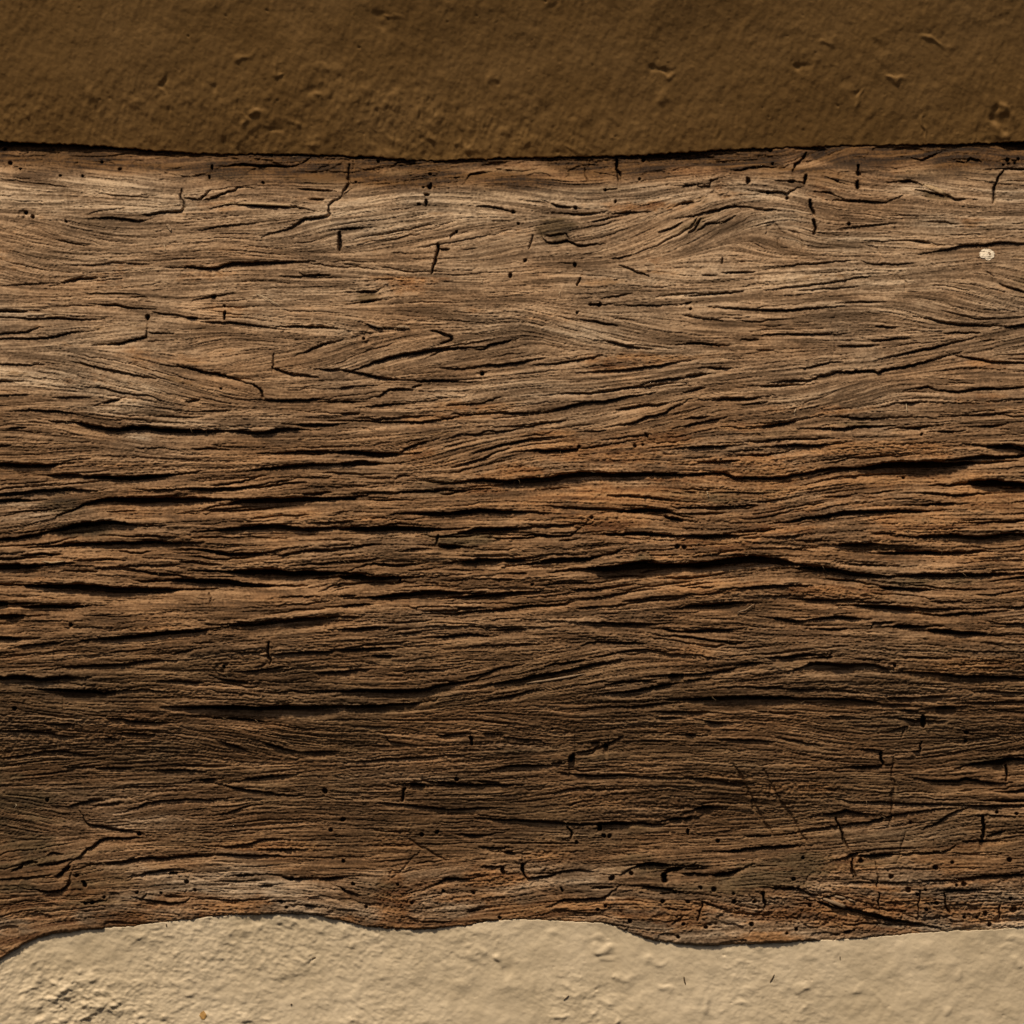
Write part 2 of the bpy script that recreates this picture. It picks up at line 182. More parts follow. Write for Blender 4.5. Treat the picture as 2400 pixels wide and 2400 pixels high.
# warm unweathered patches: x,y,rx,ry,strength
WARM = dict(
A="1150,250,140,50,.8 80,590,90,25,.8 1500,400,320,40,.35 1350,500,120,40,.3 500,1420,120,30,.4 100,660,120,14,.5 850,820,120,20,.3 620,1110,140,30,.35",
B="300,330,200,40,.4 600,1030,300,35,.6 1750,740,120,50,.6 1100,1080,200,30,.6 1450,950,.1,.1,.1 1100,320,200,30,.5 400,900,160,40,.5 130,1190,90,50,.8 1600,1320,260,50,.5 1600,650,150,30,.4 1750,440,200,30,.4 420,740,60,30,.5",
C="230,360,100,50,.7 800,590,170,20,.9 350,740,120,35,.8 1000,790,160,30,.5 480,1330,100,30,.5 1200,280,200,50,.6 1650,500,100,15,.7 1700,1340,200,40,.7 200,1240,60,15,.9 800,380,160,40,.4 1820,900,120,30,.5 250,100,600,40,.5 1700,120,400,60,.4 400,340,200,40,.3",
D="750,460,180,38,.8 60,540,200,60,.5 1100,520,120,25,.5 1750,430,260,24,.6 850,720,200,34,.8 1400,740,170,30,.6 1800,715,200,40,.7 500,1000,280,60,.6 1300,860,260,30,.6 100,60,.1,.1,.1 250,1100,140,40,.5 700,870,200,20,.5 300,1200,300,30,.4 800,1390,200,30,.5",
E="450,380,80,40,.9 1000,480,170,30,.9 1500,400,520,60,.7 1850,310,260,40,.9 1400,620,600,60,1 1500,780,350,60,1 1700,950,280,40,.7 150,760,260,30,.7 300,890,130,30,.7 850,600,170,30,.8 900,880,150,30,.6 700,130,200,30,.4 600,200,250,20,.4 1850,1090,100,30,.5 1200,280,150,20,.5",
F="300,650,1500,300,.55 200,250,330,40,.8 800,160,260,40,.8 1700,120,320,60,.7 1100,370,400,60,.9 300,420,300,50,.6 1200,540,560,60,.9 1800,650,270,80,1 1200,800,600,80,.6 200,900,300,70,.9 900,1170,330,45,.9 200,1130,400,60,.6 1300,960,560,60,.6 1850,900,200,40,.6 0,680,300,60,.7 200,780,250,60,.7 700,20,200,20,.3 1250,1320,200,25,.5",
G="600,270,100,20,1 200,330,120,20,.8 20,630,70,40,1 1500,1170,300,35,.9 1280,145,70,25,.9 1620,600,50,20,.8 50,440,100,15,.5 1400,840,200,20,.3 800,300,250,30,.3",
H="300,1130,150,70,.9 1450,890,220,50,.6 1150,1220,220,60,.6 850,1340,160,60,.7 300,1340,70,70,.8 620,1090,200,20,.6 1850,930,150,40,.5 900,460,200,30,.3",
I="600,850,240,50,.7 250,780,150,40,.5 900,1240,150,30,.8 600,1100,200,30,.4 1700,1170,240,70,.5 230,470,50,12,.8 500,470,200,30,.4 1500,1300,300,70,.6 1100,1400,700,50,.5 1000,40,.1,.1,.1 1700,150,250,50,.5 80,40,80,40,.5 1250,570,100,20,.4",
J="600,245,500,30,.7 1480,180,80,80,1 1500,285,240,18,1 800,215,120,30,.7 900,200,200,25,.6 60,330,60,40,.8 1350,250,100,20,.7 1850,190,150,30,.5 480,270,100,14,.7",
K="600,230,240,80,.9 1100,240,330,60,.8 1500,220,420,70,.8 300,200,200,40,.6 1700,120,260,60,.6 100,230,160,25,.7 1250,60,160,50,.6 20,90,60,30,.6 500,320,80,14,1 1000,320,200,16,.8")
# silvered (positive) and black-green stained (negative) patches
SILVER = dict(
A="300,330,500,60,1 800,440,260,40,.9 1900,540,140,50,1 300,420,300,50,.7 0,400,200,60,.6 250,1420,280,40,.9 60,1390,150,40,.7 1300,270,150,40,-.8 1750,270,200,60,-.7 600,1080,300,30,-.2 600,520,200,30,-.4 60,1060,200,20,.5 1000,60,.1,.1,.1 1650,950,250,40,.3 800,520,60,30,-.3",
B="600,410,400,60,1 150,500,250,70,.9 1300,370,500,40,.9 1500,420,300,40,.6 900,500,250,40,.6 1220,570,110,60,-1 250,290,350,40,-.7 1220,640,70,20,-.8 900,240,600,40,-.4 50,780,120,20,-.4 150,960,60,40,-.7 700,720,200,100,.3 1400,1160,300,40,.4 130,1320,200,60,-.3",
C="1900,360,200,60,.6 200,560,200,50,-.6 550,520,160,60,.8 450,350,200,60,.5 1050,460,260,50,-.6 1400,540,300,40,.5 900,640,300,50,.6 1500,330,300,40,.7 800,830,500,60,.4 1000,900,400,30,.6 1200,900,100,60,.6 100,960,200,40,.4 1100,1000,500,40,.3 1900,880,60,60,-.6 100,230,200,60,-.2 1450,380,100,30,-.7",
D="650,30,220,40,1 780,320,70,30,1 700,130,200,40,.8 250,740,250,60,.6 380,680,160,50,-.9 450,830,200,40,-.9 250,850,150,50,-.5 600,300,150,60,-.3 1000,230,300,30,.5 100,690,120,40,.6 1300,230,300,40,.3 700,360,300,40,-.2 1700,60,200,40,-.3",
E="1000,40,500,60,.3 350,300,300,50,-.2 550,590,200,50,-.5 700,890,200,50,-.8 300,970,150,40,-.5 1700,970,60,40,-.7 1850,1130,60,30,-.5 1300,840,150,40,.3 1500,180,200,60,.2 200,500,300,40,-.2",
F="700,60,400,60,.3 1000,190,300,40,-.5 500,470,120,50,.6 600,700,300,50,.5 900,640,300,30,.4 250,640,300,40,-.4 500,280,200,40,-.4 800,720,200,30,.4 1600,1130,300,50,-.3 1300,1130,300,50,-.4 900,1380,600,40,-.2 1200,1010,300,20,.4 1850,900,150,40,-.3",
G="120,300,200,50,-.5 80,900,300,200,-.6 100,1180,300,200,-.6 750,1010,250,60,.6 600,850,400,60,-.4 1800,1380,250,60,.4 1400,1400,300,40,.5 900,60,500,50,.15",
H="500,780,300,30,.4 200,1380,300,80,.4 1100,1270,80,60,.6 700,1190,200,40,-.4 1250,60,500,60,-.1 1100,650,400,60,-.4 1700,560,300,100,-.4 1600,1120,400,60,-.4 1600,1250,300,60,-.3 1250,1350,300,30,.4 1200,250,200,60,-.4",
I="850,600,500,60,-.3 1600,680,400,40,-.6 650,1250,250,60,-.7 1250,1100,400,60,.3 100,500,200,80,-.5 1000,180,400,40,.2 400,1300,200,60,-.5 1000,760,400,30,-.2 1250,60,400,40,-.3",
J="900,140,200,50,.8 200,120,300,100,-.5 300,280,100,20,-.3 1100,230,120,20,.4 1600,240,150,40,.5 1400,140,160,50,-.5 600,170,100,40,-.3 1200,60,600,30,.2",
K="400,230,80,60,.4 800,300,300,30,.3 550,60,250,60,-.6 950,90,300,40,-.7 600,150,300,30,-.5 1300,30,400,30,-.2 1600,60,300,30,-.2 300,160,100,30,-.3 1500,210,300,60,.2")
# outlines of the beam in photograph pixels
TOP = "-700,330 -300,325 -60,324 0,328 100,332 220,338 330,346 440,354 520,357 640,357 760,360 860,363 960,371 1030,373 1100,369 1200,366 1340,364 1480,361 1600,354 1700,347 1800,343 1900,340 2000,337 2100,336 2250,334 2400,328 2460,326 2800,322 3100,325"
BOT = "-700,2420 -300,2380 -60,2300 -20,2262 0,2247 30,2230 60,2208 120,2190 200,2181 300,2174 400,2162 500,2150 600,2144 700,2143 760,2150 850,2172 930,2181 1000,2180 1080,2173 1150,2162 1220,2157 1320,2162 1425,2167 1470,2185 1530,2207 1640,2218 1750,2214 1850,2210 1950,2206 2050,2200 2150,2190 2250,2184 2330,2182 2400,2176 2460,2172 2800,2185 3100,2180"

# ------------------------------------------------------------------ raster tools
CELL = 1.6
RX0, RX1, RY0, RY1 = -60.0, 2460.0, 296.0, 2324.0
NXC = int((RX1 - RX0) / CELL); NYC = int((RY1 - RY0) / CELL)
f32 = np.float32

def pts(txt, crop=None):
    out = []
    for p in txt.split():
        v = [float(q) for q in p.split(',')]
        if crop:
            ox, oy = CROPS[crop]; s = SCALE[crop]
            v[0] = ox + v[0] / s; v[1] = oy + v[1] / s
        out.append(v)
    return np.array(out)

def fft_noise(shape, sx, sy, seed):
    """white noise low-passed with gaussians of sx, sy cells, unit variance"""
    r = np.random.default_rng(seed)
    n = r.standard_normal(shape).astype(f32)
    fy = np.fft.fftfreq(shape[0])[:, None]; fx = np.fft.rfftfreq(shape[1])[None, :]
    g = np.exp(-2 * (math.pi ** 2) * ((fx * sx) ** 2 + (fy * sy) ** 2))
    o = np.fft.irfft2(np.fft.rfft2(n) * g, shape)
    return ((o - o.mean()) / o.std()).astype(f32)

def blur(a, sx, sy):
    p = int(3 * max(sx, sy)) + 1
    b = np.pad(a, p, mode='edge')
    fy = np.fft.fftfreq(b.shape[0])[:, None]; fx = np.fft.rfftfreq(b.shape[1])[None, :]
    g = np.exp(-2 * (math.pi ** 2) * ((fx * sx) ** 2 + (fy * sy) ** 2))
    return np.fft.irfft2(np.fft.rfft2(b) * g, b.shape)[p:-p, p:-p].astype(f32)

def sstep(x, a, b):
    t = np.clip((x - a) / (b - a), 0, 1)
    return t * t * (3 - 2 * t)

gx = (RX0 + (np.arange(NXC) + .5) * CELL).astype(f32)
gy = (RY0 + (np.arange(NYC) + .5) * CELL).astype(f32)
SH = (NYC, NXC)
GX = np.broadcast_to(gx[None, :], SH); GY = np.broadcast_to(gy[:, None], SH)

def box(x0, x1, y0, y1):
    i0 = max(0, int((x0 - RX0) / CELL)); i1 = min(NXC, int((x1 - RX0) / CELL) + 2)
    j0 = max(0, int((y0 - RY0) / CELL)); j1 = min(NYC, int((y1 - RY0) / CELL) + 2)
    return (slice(j0, max(j0, j1)), slice(i0, max(i0, i1)))

# ------------------------------------------------------------------ grain direction
sx_, sy_, sa_, sw_ = [], [], [], []
for crop, txt in CRACKS.items():
    for item in txt.replace('\n', ';').split(';'):
        w, p = item.split(':'); p = pts(p, crop)
        for a, b in zip(p[:-1], p[1:]):
            dx, dy = b - a; L = math.hypot(dx, dy)
            if dx < 0: dx, dy = -dx, -dy
            ang = math.degrees(math.atan2(-dy, dx))
            if abs(ang) < 38 and L > 12:
                sx_.append((a[0] + b[0]) / 2); sy_.append((a[1] + b[1]) / 2); sa_.append(ang); sw_.append(L / 50)
for crop, txt in GRAIN.items():
    for x, y, a in pts(txt, crop):
        sx_.append(x); sy_.append(y); sa_.append(a); sw_.append(4.0)
sx_, sy_, sa_, sw_ = map(np.array, (sx_, sy_, sa_, sw_))
cgx = np.arange(RX0, RX1 + 12, 12.0); cgy = np.arange(RY0, RY1 + 12, 12.0)
num = np.full((len(cgy), len(cgx)), 2.0 * .02); den = np.full((len(cgy), len(cgx)), .02)
for x, y, a, w in zip(sx_, sy_, sa_, sw_):
    k = w * np.exp(-((cgx[None] - x) / 75) ** 2 - ((cgy[:, None] - y) / 32) ** 2)
    num += k * a; den += k
ang_c = num / den
def upsample(c):
    u = np.clip((gx - RX0) / 12, 0, len(cgx) - 1.001); v = np.clip((gy - RY0) / 12, 0, len(cgy) - 1.001)
    i = u.astype(int); j = v.astype(int); fu = (u - i)[None]; fv = (v - j)[:, None]
    return ((c[j][:, i] * (1 - fu) + c[j][:, i + 1] * fu) * (1 - fv) + (c[j + 1][:, i] * (1 - fu) + c[j + 1][:, i + 1] * fu) * fv).astype(f32)
ANG = upsample(ang_c) * (.88 - .2 * sstep(GY, 1450, 1700)) + 1.0 * fft_noise(SH, 70, 16, 1) + .8 * fft_noise(SH, 26, 8, 2)
VX = np.cos(np.radians(ANG)).astype(f32); VY = -np.sin(np.radians(ANG)).astype(f32)

# ------------------------------------------------------------------ fibres: noise smeared along the grain
n_fine = fft_noise(SH, .75, .6, 3); n_mid = fft_noise(SH, 1.5, 1.5, 4); n_big = fft_noise(SH, 5, 4.5, 5); n_wide = fft_noise(SH, 16, 11, 6)
acc = [n_fine.copy(), n_mid.copy(), n_big.copy(), n_wide.copy()]
acc_short = n_mid.copy()
for sgn in (1, -1):
    px = np.broadcast_to(np.arange(NXC, dtype=f32)[None], SH).copy(); py = np.broadcast_to(np.arange(NYC, dtype=f32)[:, None], SH).copy()
    for k in range(1, 44):
        st = 1.3 if k < 16 else 2.4
        ii = np.clip(px, 0, NXC - 1).astype(np.int32); jj = np.clip(py, 0, NYC - 1).astype(np.int32)
        idx = jj * NXC + ii
        px += sgn * st * VX.ravel()[idx]; py += sgn * st * VY.ravel()[idx]
        ii = np.clip(px + .5, 0, NXC - 1).astype(np.int32); jj = np.clip(py + .5, 0, NYC - 1).astype(np.int32)
        idx = jj * NXC + ii
        if k < 30: acc[0] += n_fine.ravel()[idx]
        if k < 26: acc[1] += n_mid.ravel()[idx]
        if k < 14: acc_short += n_mid.ravel()[idx]
        if k % 2 == 0: acc[2] += n_big.ravel()[idx]; acc[3] += n_wide.ravel()[idx]
FIB, MID, BIG, WIDE = [((a - a.mean()) / a.std()).astype(f32) for a in acc]
SHORT = acc_short / acc_short.std()

# ------------------------------------------------------------------ traced splits, dents and holes
WOBX = 2.2 * fft_noise(SH, 5, 5, 11) + .9 * fft_noise(SH, 1.6, 1.6, 12)
WOBY = 1.1 * fft_noise(SH, 12, 5, 13) + .45 * fft_noise(SH, 1.8, 1.5, 14)

RAG = np.clip(.6 * SHORT + .45 * FIB + .5 * fft_noise(SH, 7, 3, 15), -2, 2)
def split(p, w, k=1.0, ks=1.0, **kw):
    stroke(D, p, w, (1.2 * w + 1.5) * k * ks, **kw)
    stroke(SL, p, w * (.8 if w < 6 else .74), (3.0 * w + 3) * k, **kw)

def stroke(target, p, w, depth, soft=1.3, taper=.55, wob=1.0):
    seg = np.hypot(*(p[1:] - p[:-1]).T); tot = seg.sum(); s0 = 0
    for a, b, L in zip(p[:-1], p[1:], seg):
        if L < .01: continue
        m = w + 8
        bb = box(min(a[0], b[0]) - m, max(a[0], b[0]) + m, min(a[1], b[1]) - m, max(a[1], b[1]) + m)
        X = GX[bb] + WOBX[bb] * wob; Y = GY[bb] + WOBY[bb] * wob
        if X.size == 0: s0 += L; continue
        d = (b - a) / L
        t = np.clip((X - a[0]) * d[0] + (Y - a[1]) * d[1], 0, L)
        dist = np.hypot(X - a[0] - t * d[0], Y - a[1] - t * d[1])
        s = (s0 + t) / tot
        tp = np.clip(4 * s * (1 - s), 0, 1) ** taper
        hw = w / 2 * (.25 + .75 * tp) * (1 + .20 * RAG[bb])
        v = depth * (.35 + .65 * tp) * sstep(hw + soft - dist, 0, 2 * soft)
        target[bb] = np.maximum(target[bb], v)
        s0 += L

D = np.zeros(SH, f32); SL = np.zeros(SH, f32); DX = np.zeros(SH, f32); DD = np.zeros(SH, f32)
for crop, txt in CRACKS.items():
    for item in txt.replace('\n', ';').split(';'):
        w, p = item.split(':'); w = float(w); p = pts(p, crop)
        ext = p[-1] - p[0]
        along = abs(ext[0]) > 1.6 * abs(ext[1])
        lean = abs(ext[0]) > .6 * abs(ext[1])
        if along and w >= 5:      # hairline run-outs at both ends
            d0 = p[0] - p[1]; d1 = p[-1] - p[-2]
            for q, d in ((p[0], d0), (p[-1], d1)):
                d = d / (np.hypot(*d) + 1e-6); L = 5.5 * w
                split(np.array([q - d * L * .5, q + d * L * .35, q + d * L + np.array([0, -d[0] * .04 * L])]), max(1.5, w * .3), soft=.9, taper=.5)
        if along: split(p, w * (.85 if w < 7 else 1.02), soft=1.0, taper=.6)
        elif lean: split(p, w * .95, soft=1.1, taper=.35)
        else: stroke(DX, p, w * 1.0, 4.5 * w + 6, soft=1.0, taper=.25, wob=.8)
for crop, txt in DENTS.items():
    for item in txt.split(';'):
        w, p = item.split(':'); stroke(DD, pts(p, crop), float(w), 2.2 + .6 * float(w), soft=2.0, taper=.2)
HOLE_LIST = []
for crop, txt in HOLES.items():
    for x, y, r in pts(txt, crop): HOLE_LIST.append((x, y, r * .78))
rr = np.random.default_rng(9)
for x, y, r in HOLE_LIST:
    bb = box(x - 12, x + 12, y - 12, y + 12)
    e = rr.uniform(.8, 1.15); th = rr.uniform(0, 3.14)
    X = GX[bb] - x + WOBX[bb] * .3; Y = GY[bb] - y + WOBY[bb] * .3
    u = X * math.cos(th) + Y * math.sin(th); v = -X * math.sin(th) + Y * math.cos(th)
    d = np.hypot(u / e, v * e)
    DX[bb] = np.maximum(DX[bb], 22 * sstep(r + .8 - d, 0, 1.8))

# random small splits that follow the grain
rr = np.random.default_rng(21)
def zone(x, y):                 # how broken up the wood is
    return .62 + .9 * math.exp(-((y - 1290) / 260) ** 2) + .35 * math.exp(-((y - 1700) / 200) ** 2)
for k in range(15000):
    x = rr.uniform(RX0, RX1); y = rr.uniform(360, 2180)
    if rr.uniform() > zone(x, y): continue
    n = int(rr.integers(3, 20)); p = [(x, y)]
    for q in range(n):
        i = min(max(int((x - RX0) / CELL), 0), NXC - 1); j = min(max(int((y - RY0) / CELL), 0), NYC - 1)
        x += 11 * VX[j, i]; y += 11 * VY[j, i] + rr.normal(0, .5) + (rr.choice([-2.6, 2.6]) if rr.uniform() < .13 else 0); p.append((x, y))
    w = rr.choice([.8, 1.1, 1.8, 2.8], p=[.78, .16, .05, .01])
    split(np.array(p), w, .8, ks=.45 + .35 * math.exp(-((y - 1290) / 240) ** 2), soft=.8, wob=.6)
for k in range(330):            # longer checks that overlap in the middle of the timber
    x = rr.uniform(RX0, RX1); y = rr.normal(1290, 170); p = [(x, y)]
    for q in range(int(rr.integers(5, 17))):
        i = min(max(int((x - RX0) / CELL), 0), NXC - 1); j = min(max(int((y - RY0) / CELL), 0), NYC - 1)
        x += 14 * VX[j, i]; y += 14 * VY[j, i] + rr.normal(0, .7) + (rr.choice([-3.2, 3.2]) if rr.uniform() < .15 else 0); p.append((x, y))
    split(np.array(p), rr.choice([1.8, 2.6, 3.6, 4.6], p=[.4, .3, .2, .1]), .9, soft=.9, wob=.7)
for k in range(280):            # short breaks across the grain
    x = rr.uniform(RX0, RX1); y = rr.choice([rr.uniform(350, 480), rr.uniform(480, 2000), rr.uniform(1950, 2200)], p=[.25, .3, .45])
    L = rr.uniform(6, 24); a = rr.normal(0, .35)
    p = np.array([(x, y), (x + L * math.sin(a) * .6 + rr.normal(0, 2), y + L * .5), (x + L * math.sin(a), y + L)])
    stroke(DX, p, rr.uniform(.8, 1.8), rr.uniform(1.5, 4), soft=1.0, taper=.3)

# cubical cracking of the decayed arrises
def worley(cx, cy, seed):
    r = np.random.default_rng(seed)
    X = GX + WOBX * 2.5; Y = GY + WOBY * 2.0
    u = X / cx; v = Y / cy; iu = np.floor(u).astype(int); iv = np.floor(v).astype(int)
    oi, oj = iu.min() - 1, iv.min() - 1
    n = (iv.max() - oj + 3, iu.max() - oi + 3)
    jx = r.uniform(0, 1, n).astype(f32); jy = r.uniform(0, 1, n).astype(f32)
    f1 = np.full(SH, 9., f32); f2 = np.full(SH, 9., f32)
    for dj in (-1, 0, 1):
        for di in (-1, 0, 1):
            a = iu + di - oi; b = iv + dj - oj
            a = np.clip(a, 0, n[1] - 1); b = np.clip(b, 0, n[0] - 1)
            d = np.hypot(iu + di + jx[b, a] - u, iv + dj + jy[b, a] - v)
            nf2 = np.where(d < f1, f1, np.minimum(f2, d)); f1 = np.minimum(f1, d); f2 = nf2
    return f2 - f1
TOPP, BOTP = pts(TOP), pts(BOT)
def smooth_line(P, x):
    xs = np.arange(-720, 3120, 4.0); ys = np.interp(xs, P[:, 0], P[:, 1])
    k = np.exp(-(np.arange(-12, 13) / 5.0) ** 2); k /= k.sum()
    ys = np.convolve(np.pad(ys, 12, mode='edge'), k, 'valid')
    return np.interp(x, xs, ys)
r1 = np.random.default_rng(31)
fringe = np.convolve(r1.standard_normal(4000), np.exp(-(np.arange(-9, 10) / 4.) ** 2), 'same'); fringe *= .9 / fringe.std()
fringe2 = np.convolve(r1.standard_normal(4000), np.exp(-(np.arange(-3, 4) / 1.5) ** 2), 'same'); fringe2 *= .35 / fringe2.std()
def top_line(x): return smooth_line(TOPP, x) + np.interp(x, np.arange(4000) - 750, fringe + fringe2)
def bot_line(x): return smooth_line(BOTP, x) + .7 * np.interp(x, np.arange(4000)[::-1] * -1 + 3200, fringe + fringe2)
TL = top_line(gx)[None]; BL = bot_line(gx)[None]
dt = GY - TL; db = BL - GY
rot = np.maximum(sstep(db, 260, 60) * (.35 + .65 * sstep(GX, 1200, 1600)), sstep(dt, 130, 20) * .8)
rot = np.clip(rot * (.6 + .5 * fft_noise(SH, 40, 20, 41)), 0, 1)
wl = worley(46, 22, 42); wl2 = worley(15, 9, 43)
CUB = 4.0 * sstep(wl, .10, .02) * sstep(rot, .35, .7) + 1.6 * sstep(wl2, .13, .03) * sstep(rot, .25, .6)

# ------------------------------------------------------------------ put the relief together (photograph px)
def run_down(a, slope):
    o = a.copy(); s = slope * CELL
    for j in range(1, o.shape[0]): np.maximum(o[j], o[j - 1] - s, out=o[j])
    return o
def run_up(a, slope):
    return run_down(a[::-1], slope)[::-1]
fiss = (.7 + 1.4 * np.exp(-((GY - 1290) / 260) ** 2)) * sstep(MID, 1.2, 2.2) + 1.5 * sstep(FIB, .9, 2.2) + 1.0 * sstep(SHORT, 1.3, 2.4)
big_fiss = 3.0 * sstep(BIG, 1.9, 2.6) * np.exp(-((GY - 1300) / 330) ** 2)
Dd = run_down(np.maximum(D, big_fiss), .36)
Fd = run_down(fiss, .42)
lift = run_up(.26 * D, .045)
steps = BIG * 1.5 + .35 * WIDE
terr = np.floor(steps) + sstep(steps - np.floor(steps), .0, .22)
rough = fft_noise(SH, 1.1, .8, 51)
prof_y = [250, 330, 420, 500, 600, 700, 850, 1000, 1200, 1400, 1550, 1700, 1820, 1950, 2050, 2150, 2400]
prof_h = [-20, 0, 40, 76, 106, 127, 150, 168, 184, 188, 168, 120, 78, 42, 36, 34, 24]
prof = np.interp(gy, prof_y, prof_h); kk = np.exp(-(np.arange(-60, 61) / 26.) ** 2); kk /= kk.sum()
prof = np.convolve(np.pad(prof, 60, mode='reflect', reflect_type='odd'), kk, 'valid')[:, None]
def patches(tab, seed):
    c = np.zeros((len(cgy), len(cgx)))
    neg = np.zeros_like(c)
    for crop, txt in tab.items():
        ox, oy = CROPS[crop]; s = SCALE[crop]
        for x, y, rx, ry, k in pts(txt):
            x = ox + x / s; y = oy + y / s; rx /= s; ry /= s
            if rx < 2: continue
            g = np.exp(-.7 * (((cgx[None] - x) / rx) ** 2 + ((cgy[:, None] - y) / max(ry, 7)) ** 2) ** 1.3)
            if k > 0: c = np.maximum(c, k * g)
            else: neg = np.maximum(neg, -k * g)
    return upsample(c), upsample(neg)
warm, _ = patches(WARM, 1); silv, stain = patches(SILVER, 2)
FUZZ = np.clip(warm * .9 + .5 * rot + .15 * WIDE, 0, 1)
ZB = np.exp(-((GY - 1290) / 260) ** 2).astype(f32)
H = (prof + 6.0 * fft_noise(SH, 150, 40, 61) + (.45 + 1.2 * ZB) * WIDE + (.1 + .7 * ZB) * terr + (.12 + .5 * ZB) * BIG + (.55 - .12 * sstep(GY, 1400, 1700)) * FIB + .14 * SHORT + (.30 + .75 * FUZZ) * rough + .55 * FUZZ * fft_noise(SH, 2.4, 1.8, 52) + .9 * lift * 1.2
     - Dd - SL - Fd - DX - DD - CUB)
H -= (6 * sstep(fft_noise(SH, 12, 3.5, 83) + .5 * BIG, .5, .9) + 5 * sstep(fft_noise(SH, 30, 6, 84), .6, .85)) * sstep(dt, 95, 30)
H -= 4 * sstep(fft_noise(SH, 14, 5, 85) + .4 * BIG, .9, 1.2) * sstep(db, 130, 60)
H -= 7 * sstep(dt, 9, -2) + 12 * sstep(dt, 64, 22)
H -= 5 * sstep(db, 7, 0) ** 2
knots = [(55, 505, 20, 5), (855, 795, 22, 4), (1690, 451, 28, 4), (532, 1562, 16, 4), (2094, 1558, 14, 4), (1165, 1255, 24, 5), (1012, 1375, 18, 4)]
for x, y, r, d in knots:
    q = np.hypot((GX - x + WOBX * 2) / 1.5, GY - y + WOBY * 2) / r
    H += d * np.exp(-q * q) * np.cos(q * 7) * .8

# ------------------------------------------------------------------ colour fields of the wood
brk = .22 * BIG + .16 * MID + .12 * WIDE + .10 * fft_noise(SH, 3, 2, 71) + .10 * fft_noise(SH, 14, 8, 72)
WARMF = sstep(warm * (1.2 - .62 * sstep(GX, 1150, 600) * sstep(GY, 1900, 1600)) * (1 - .35 * sstep(GY, 900, 700)) + brk * .75 + .12 * fft_noise(SH, 30, 10, 77), .30, 1.05)
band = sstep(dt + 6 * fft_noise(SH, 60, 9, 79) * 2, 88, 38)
WARMF = np.maximum(WARMF, band * sstep(fft_noise(SH, 28, 5, 73) + .7 * BIG * .5, -.2, 1.0) * .5)
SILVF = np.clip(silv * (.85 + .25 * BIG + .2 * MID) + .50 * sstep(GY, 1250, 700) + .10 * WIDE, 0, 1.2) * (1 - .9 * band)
lowb = sstep(db + 20 * fft_noise(SH, 50, 12, 78), 190, 50)
SILVF = np.clip(SILVF + lowb * np.clip(.42 + .42 * sstep(GX, 1100, 1500) + .32 * fft_noise(SH, 30, 10, 75), 0, 1), 0, 1.2)
WARMF = np.maximum(WARMF, lowb * sstep(fft_noise(SH, 34, 9, 76) + .5 * BIG, -.2, 1.2) * .8)
STAINF = np.maximum(sstep(stain * 1.25 + brk * .6, .25, .95), .45 * sstep(GY, 1420, 1600) * sstep(GY, 2060, 1960) * sstep(fft_noise(SH, 50, 14, 82) + brk, -1.2, .8))  # stain patches, plus a patchy darker zone across the lower part
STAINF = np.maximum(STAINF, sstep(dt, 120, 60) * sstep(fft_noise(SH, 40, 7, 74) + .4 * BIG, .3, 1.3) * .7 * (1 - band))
CRUST_SHADE = np.clip(band * 1.0 + .6 * sstep(dt, 90, 50) * sstep(fft_noise(SH, 36, 9, 81), .3, 1.3), 0, 1) * sstep(fft_noise(SH, 30, 7, 80), -2.2, -.3)  # brown edge wood, with the upper wall's lip shadow painted into the colour
FIBF = np.clip(.5 + .23 * FIB + .12 * MID + .08 * BIG + .09 * rough + .07 * SHORT, 0, 1)

# ------------------------------------------------------------------ mesh helpers
def link_mesh(name, V, F, mat, parent=None, attrs=None, smooth=True):
    V = np.asarray(V, dtype=f32); F = np.asarray(F, dtype=np.int32)
    me = bpy.data.meshes.new(name)
    me.vertices.add(len(V)); me.vertices.foreach_set("co", V.ravel())
    k = F.shape[1]
    me.loops.add(F.size); me.loops.foreach_set("vertex_index", F.ravel())
    me.polygons.add(len(F)); me.polygons.foreach_set("loop_start", np.arange(0, F.size, k, dtype=np.int32))
    me.update(calc_edges=True)
    me.polygons.foreach_set("use_smooth", np.full(len(F), smooth))
    for nm, a in (attrs or {}).items():
        at = me.attributes.new(nm, 'FLOAT', 'POINT'); at.data.foreach_set("value", np.ascontiguousarray(a, dtype=f32).ravel())
    me.materials.append(mat); me.validate()
    o = bpy.data.objects.new(name, me); SC.collection.objects.link(o)
    if parent is not None: o.parent = parent
    return o

def sheet_faces(nr, nc):
    i = np.arange(nr * nc).reshape(nr, nc)
    return np.stack([i[:-1, :-1], i[1:, :-1], i[1:, 1:], i[:-1, 1:]], -1).reshape(-1, 4)

def world(x, y, h):
    """photograph px + px towards the viewer -> metres"""
    return np.stack([(x - 1200) * S, -h * S, (1200 - y) * S], -1)

def tag(o, label, cat, group=None):
    o['label'] = label; o['category'] = cat
    if group: o['group'] = group

def sample(R, x, y):
    x = np.where(x < RX0, 2 * RX0 - x, x); x = np.where(x > RX1, 2 * RX1 - x, x)
    u = np.clip((x - RX0) / CELL - .5, 0, NXC - 1.001); v = np.clip((y - RY0) / CELL - .5, 0, NYC - 1.001)
    i = u.astype(int); j = v.astype(int); fu = u - i; fv = v - j
    return (R[j, i] * (1 - fu) + R[j, i + 1] * fu) * (1 - fv) + (R[j + 1, i] * (1 - fu) + R[j + 1, i + 1] * fu) * fv

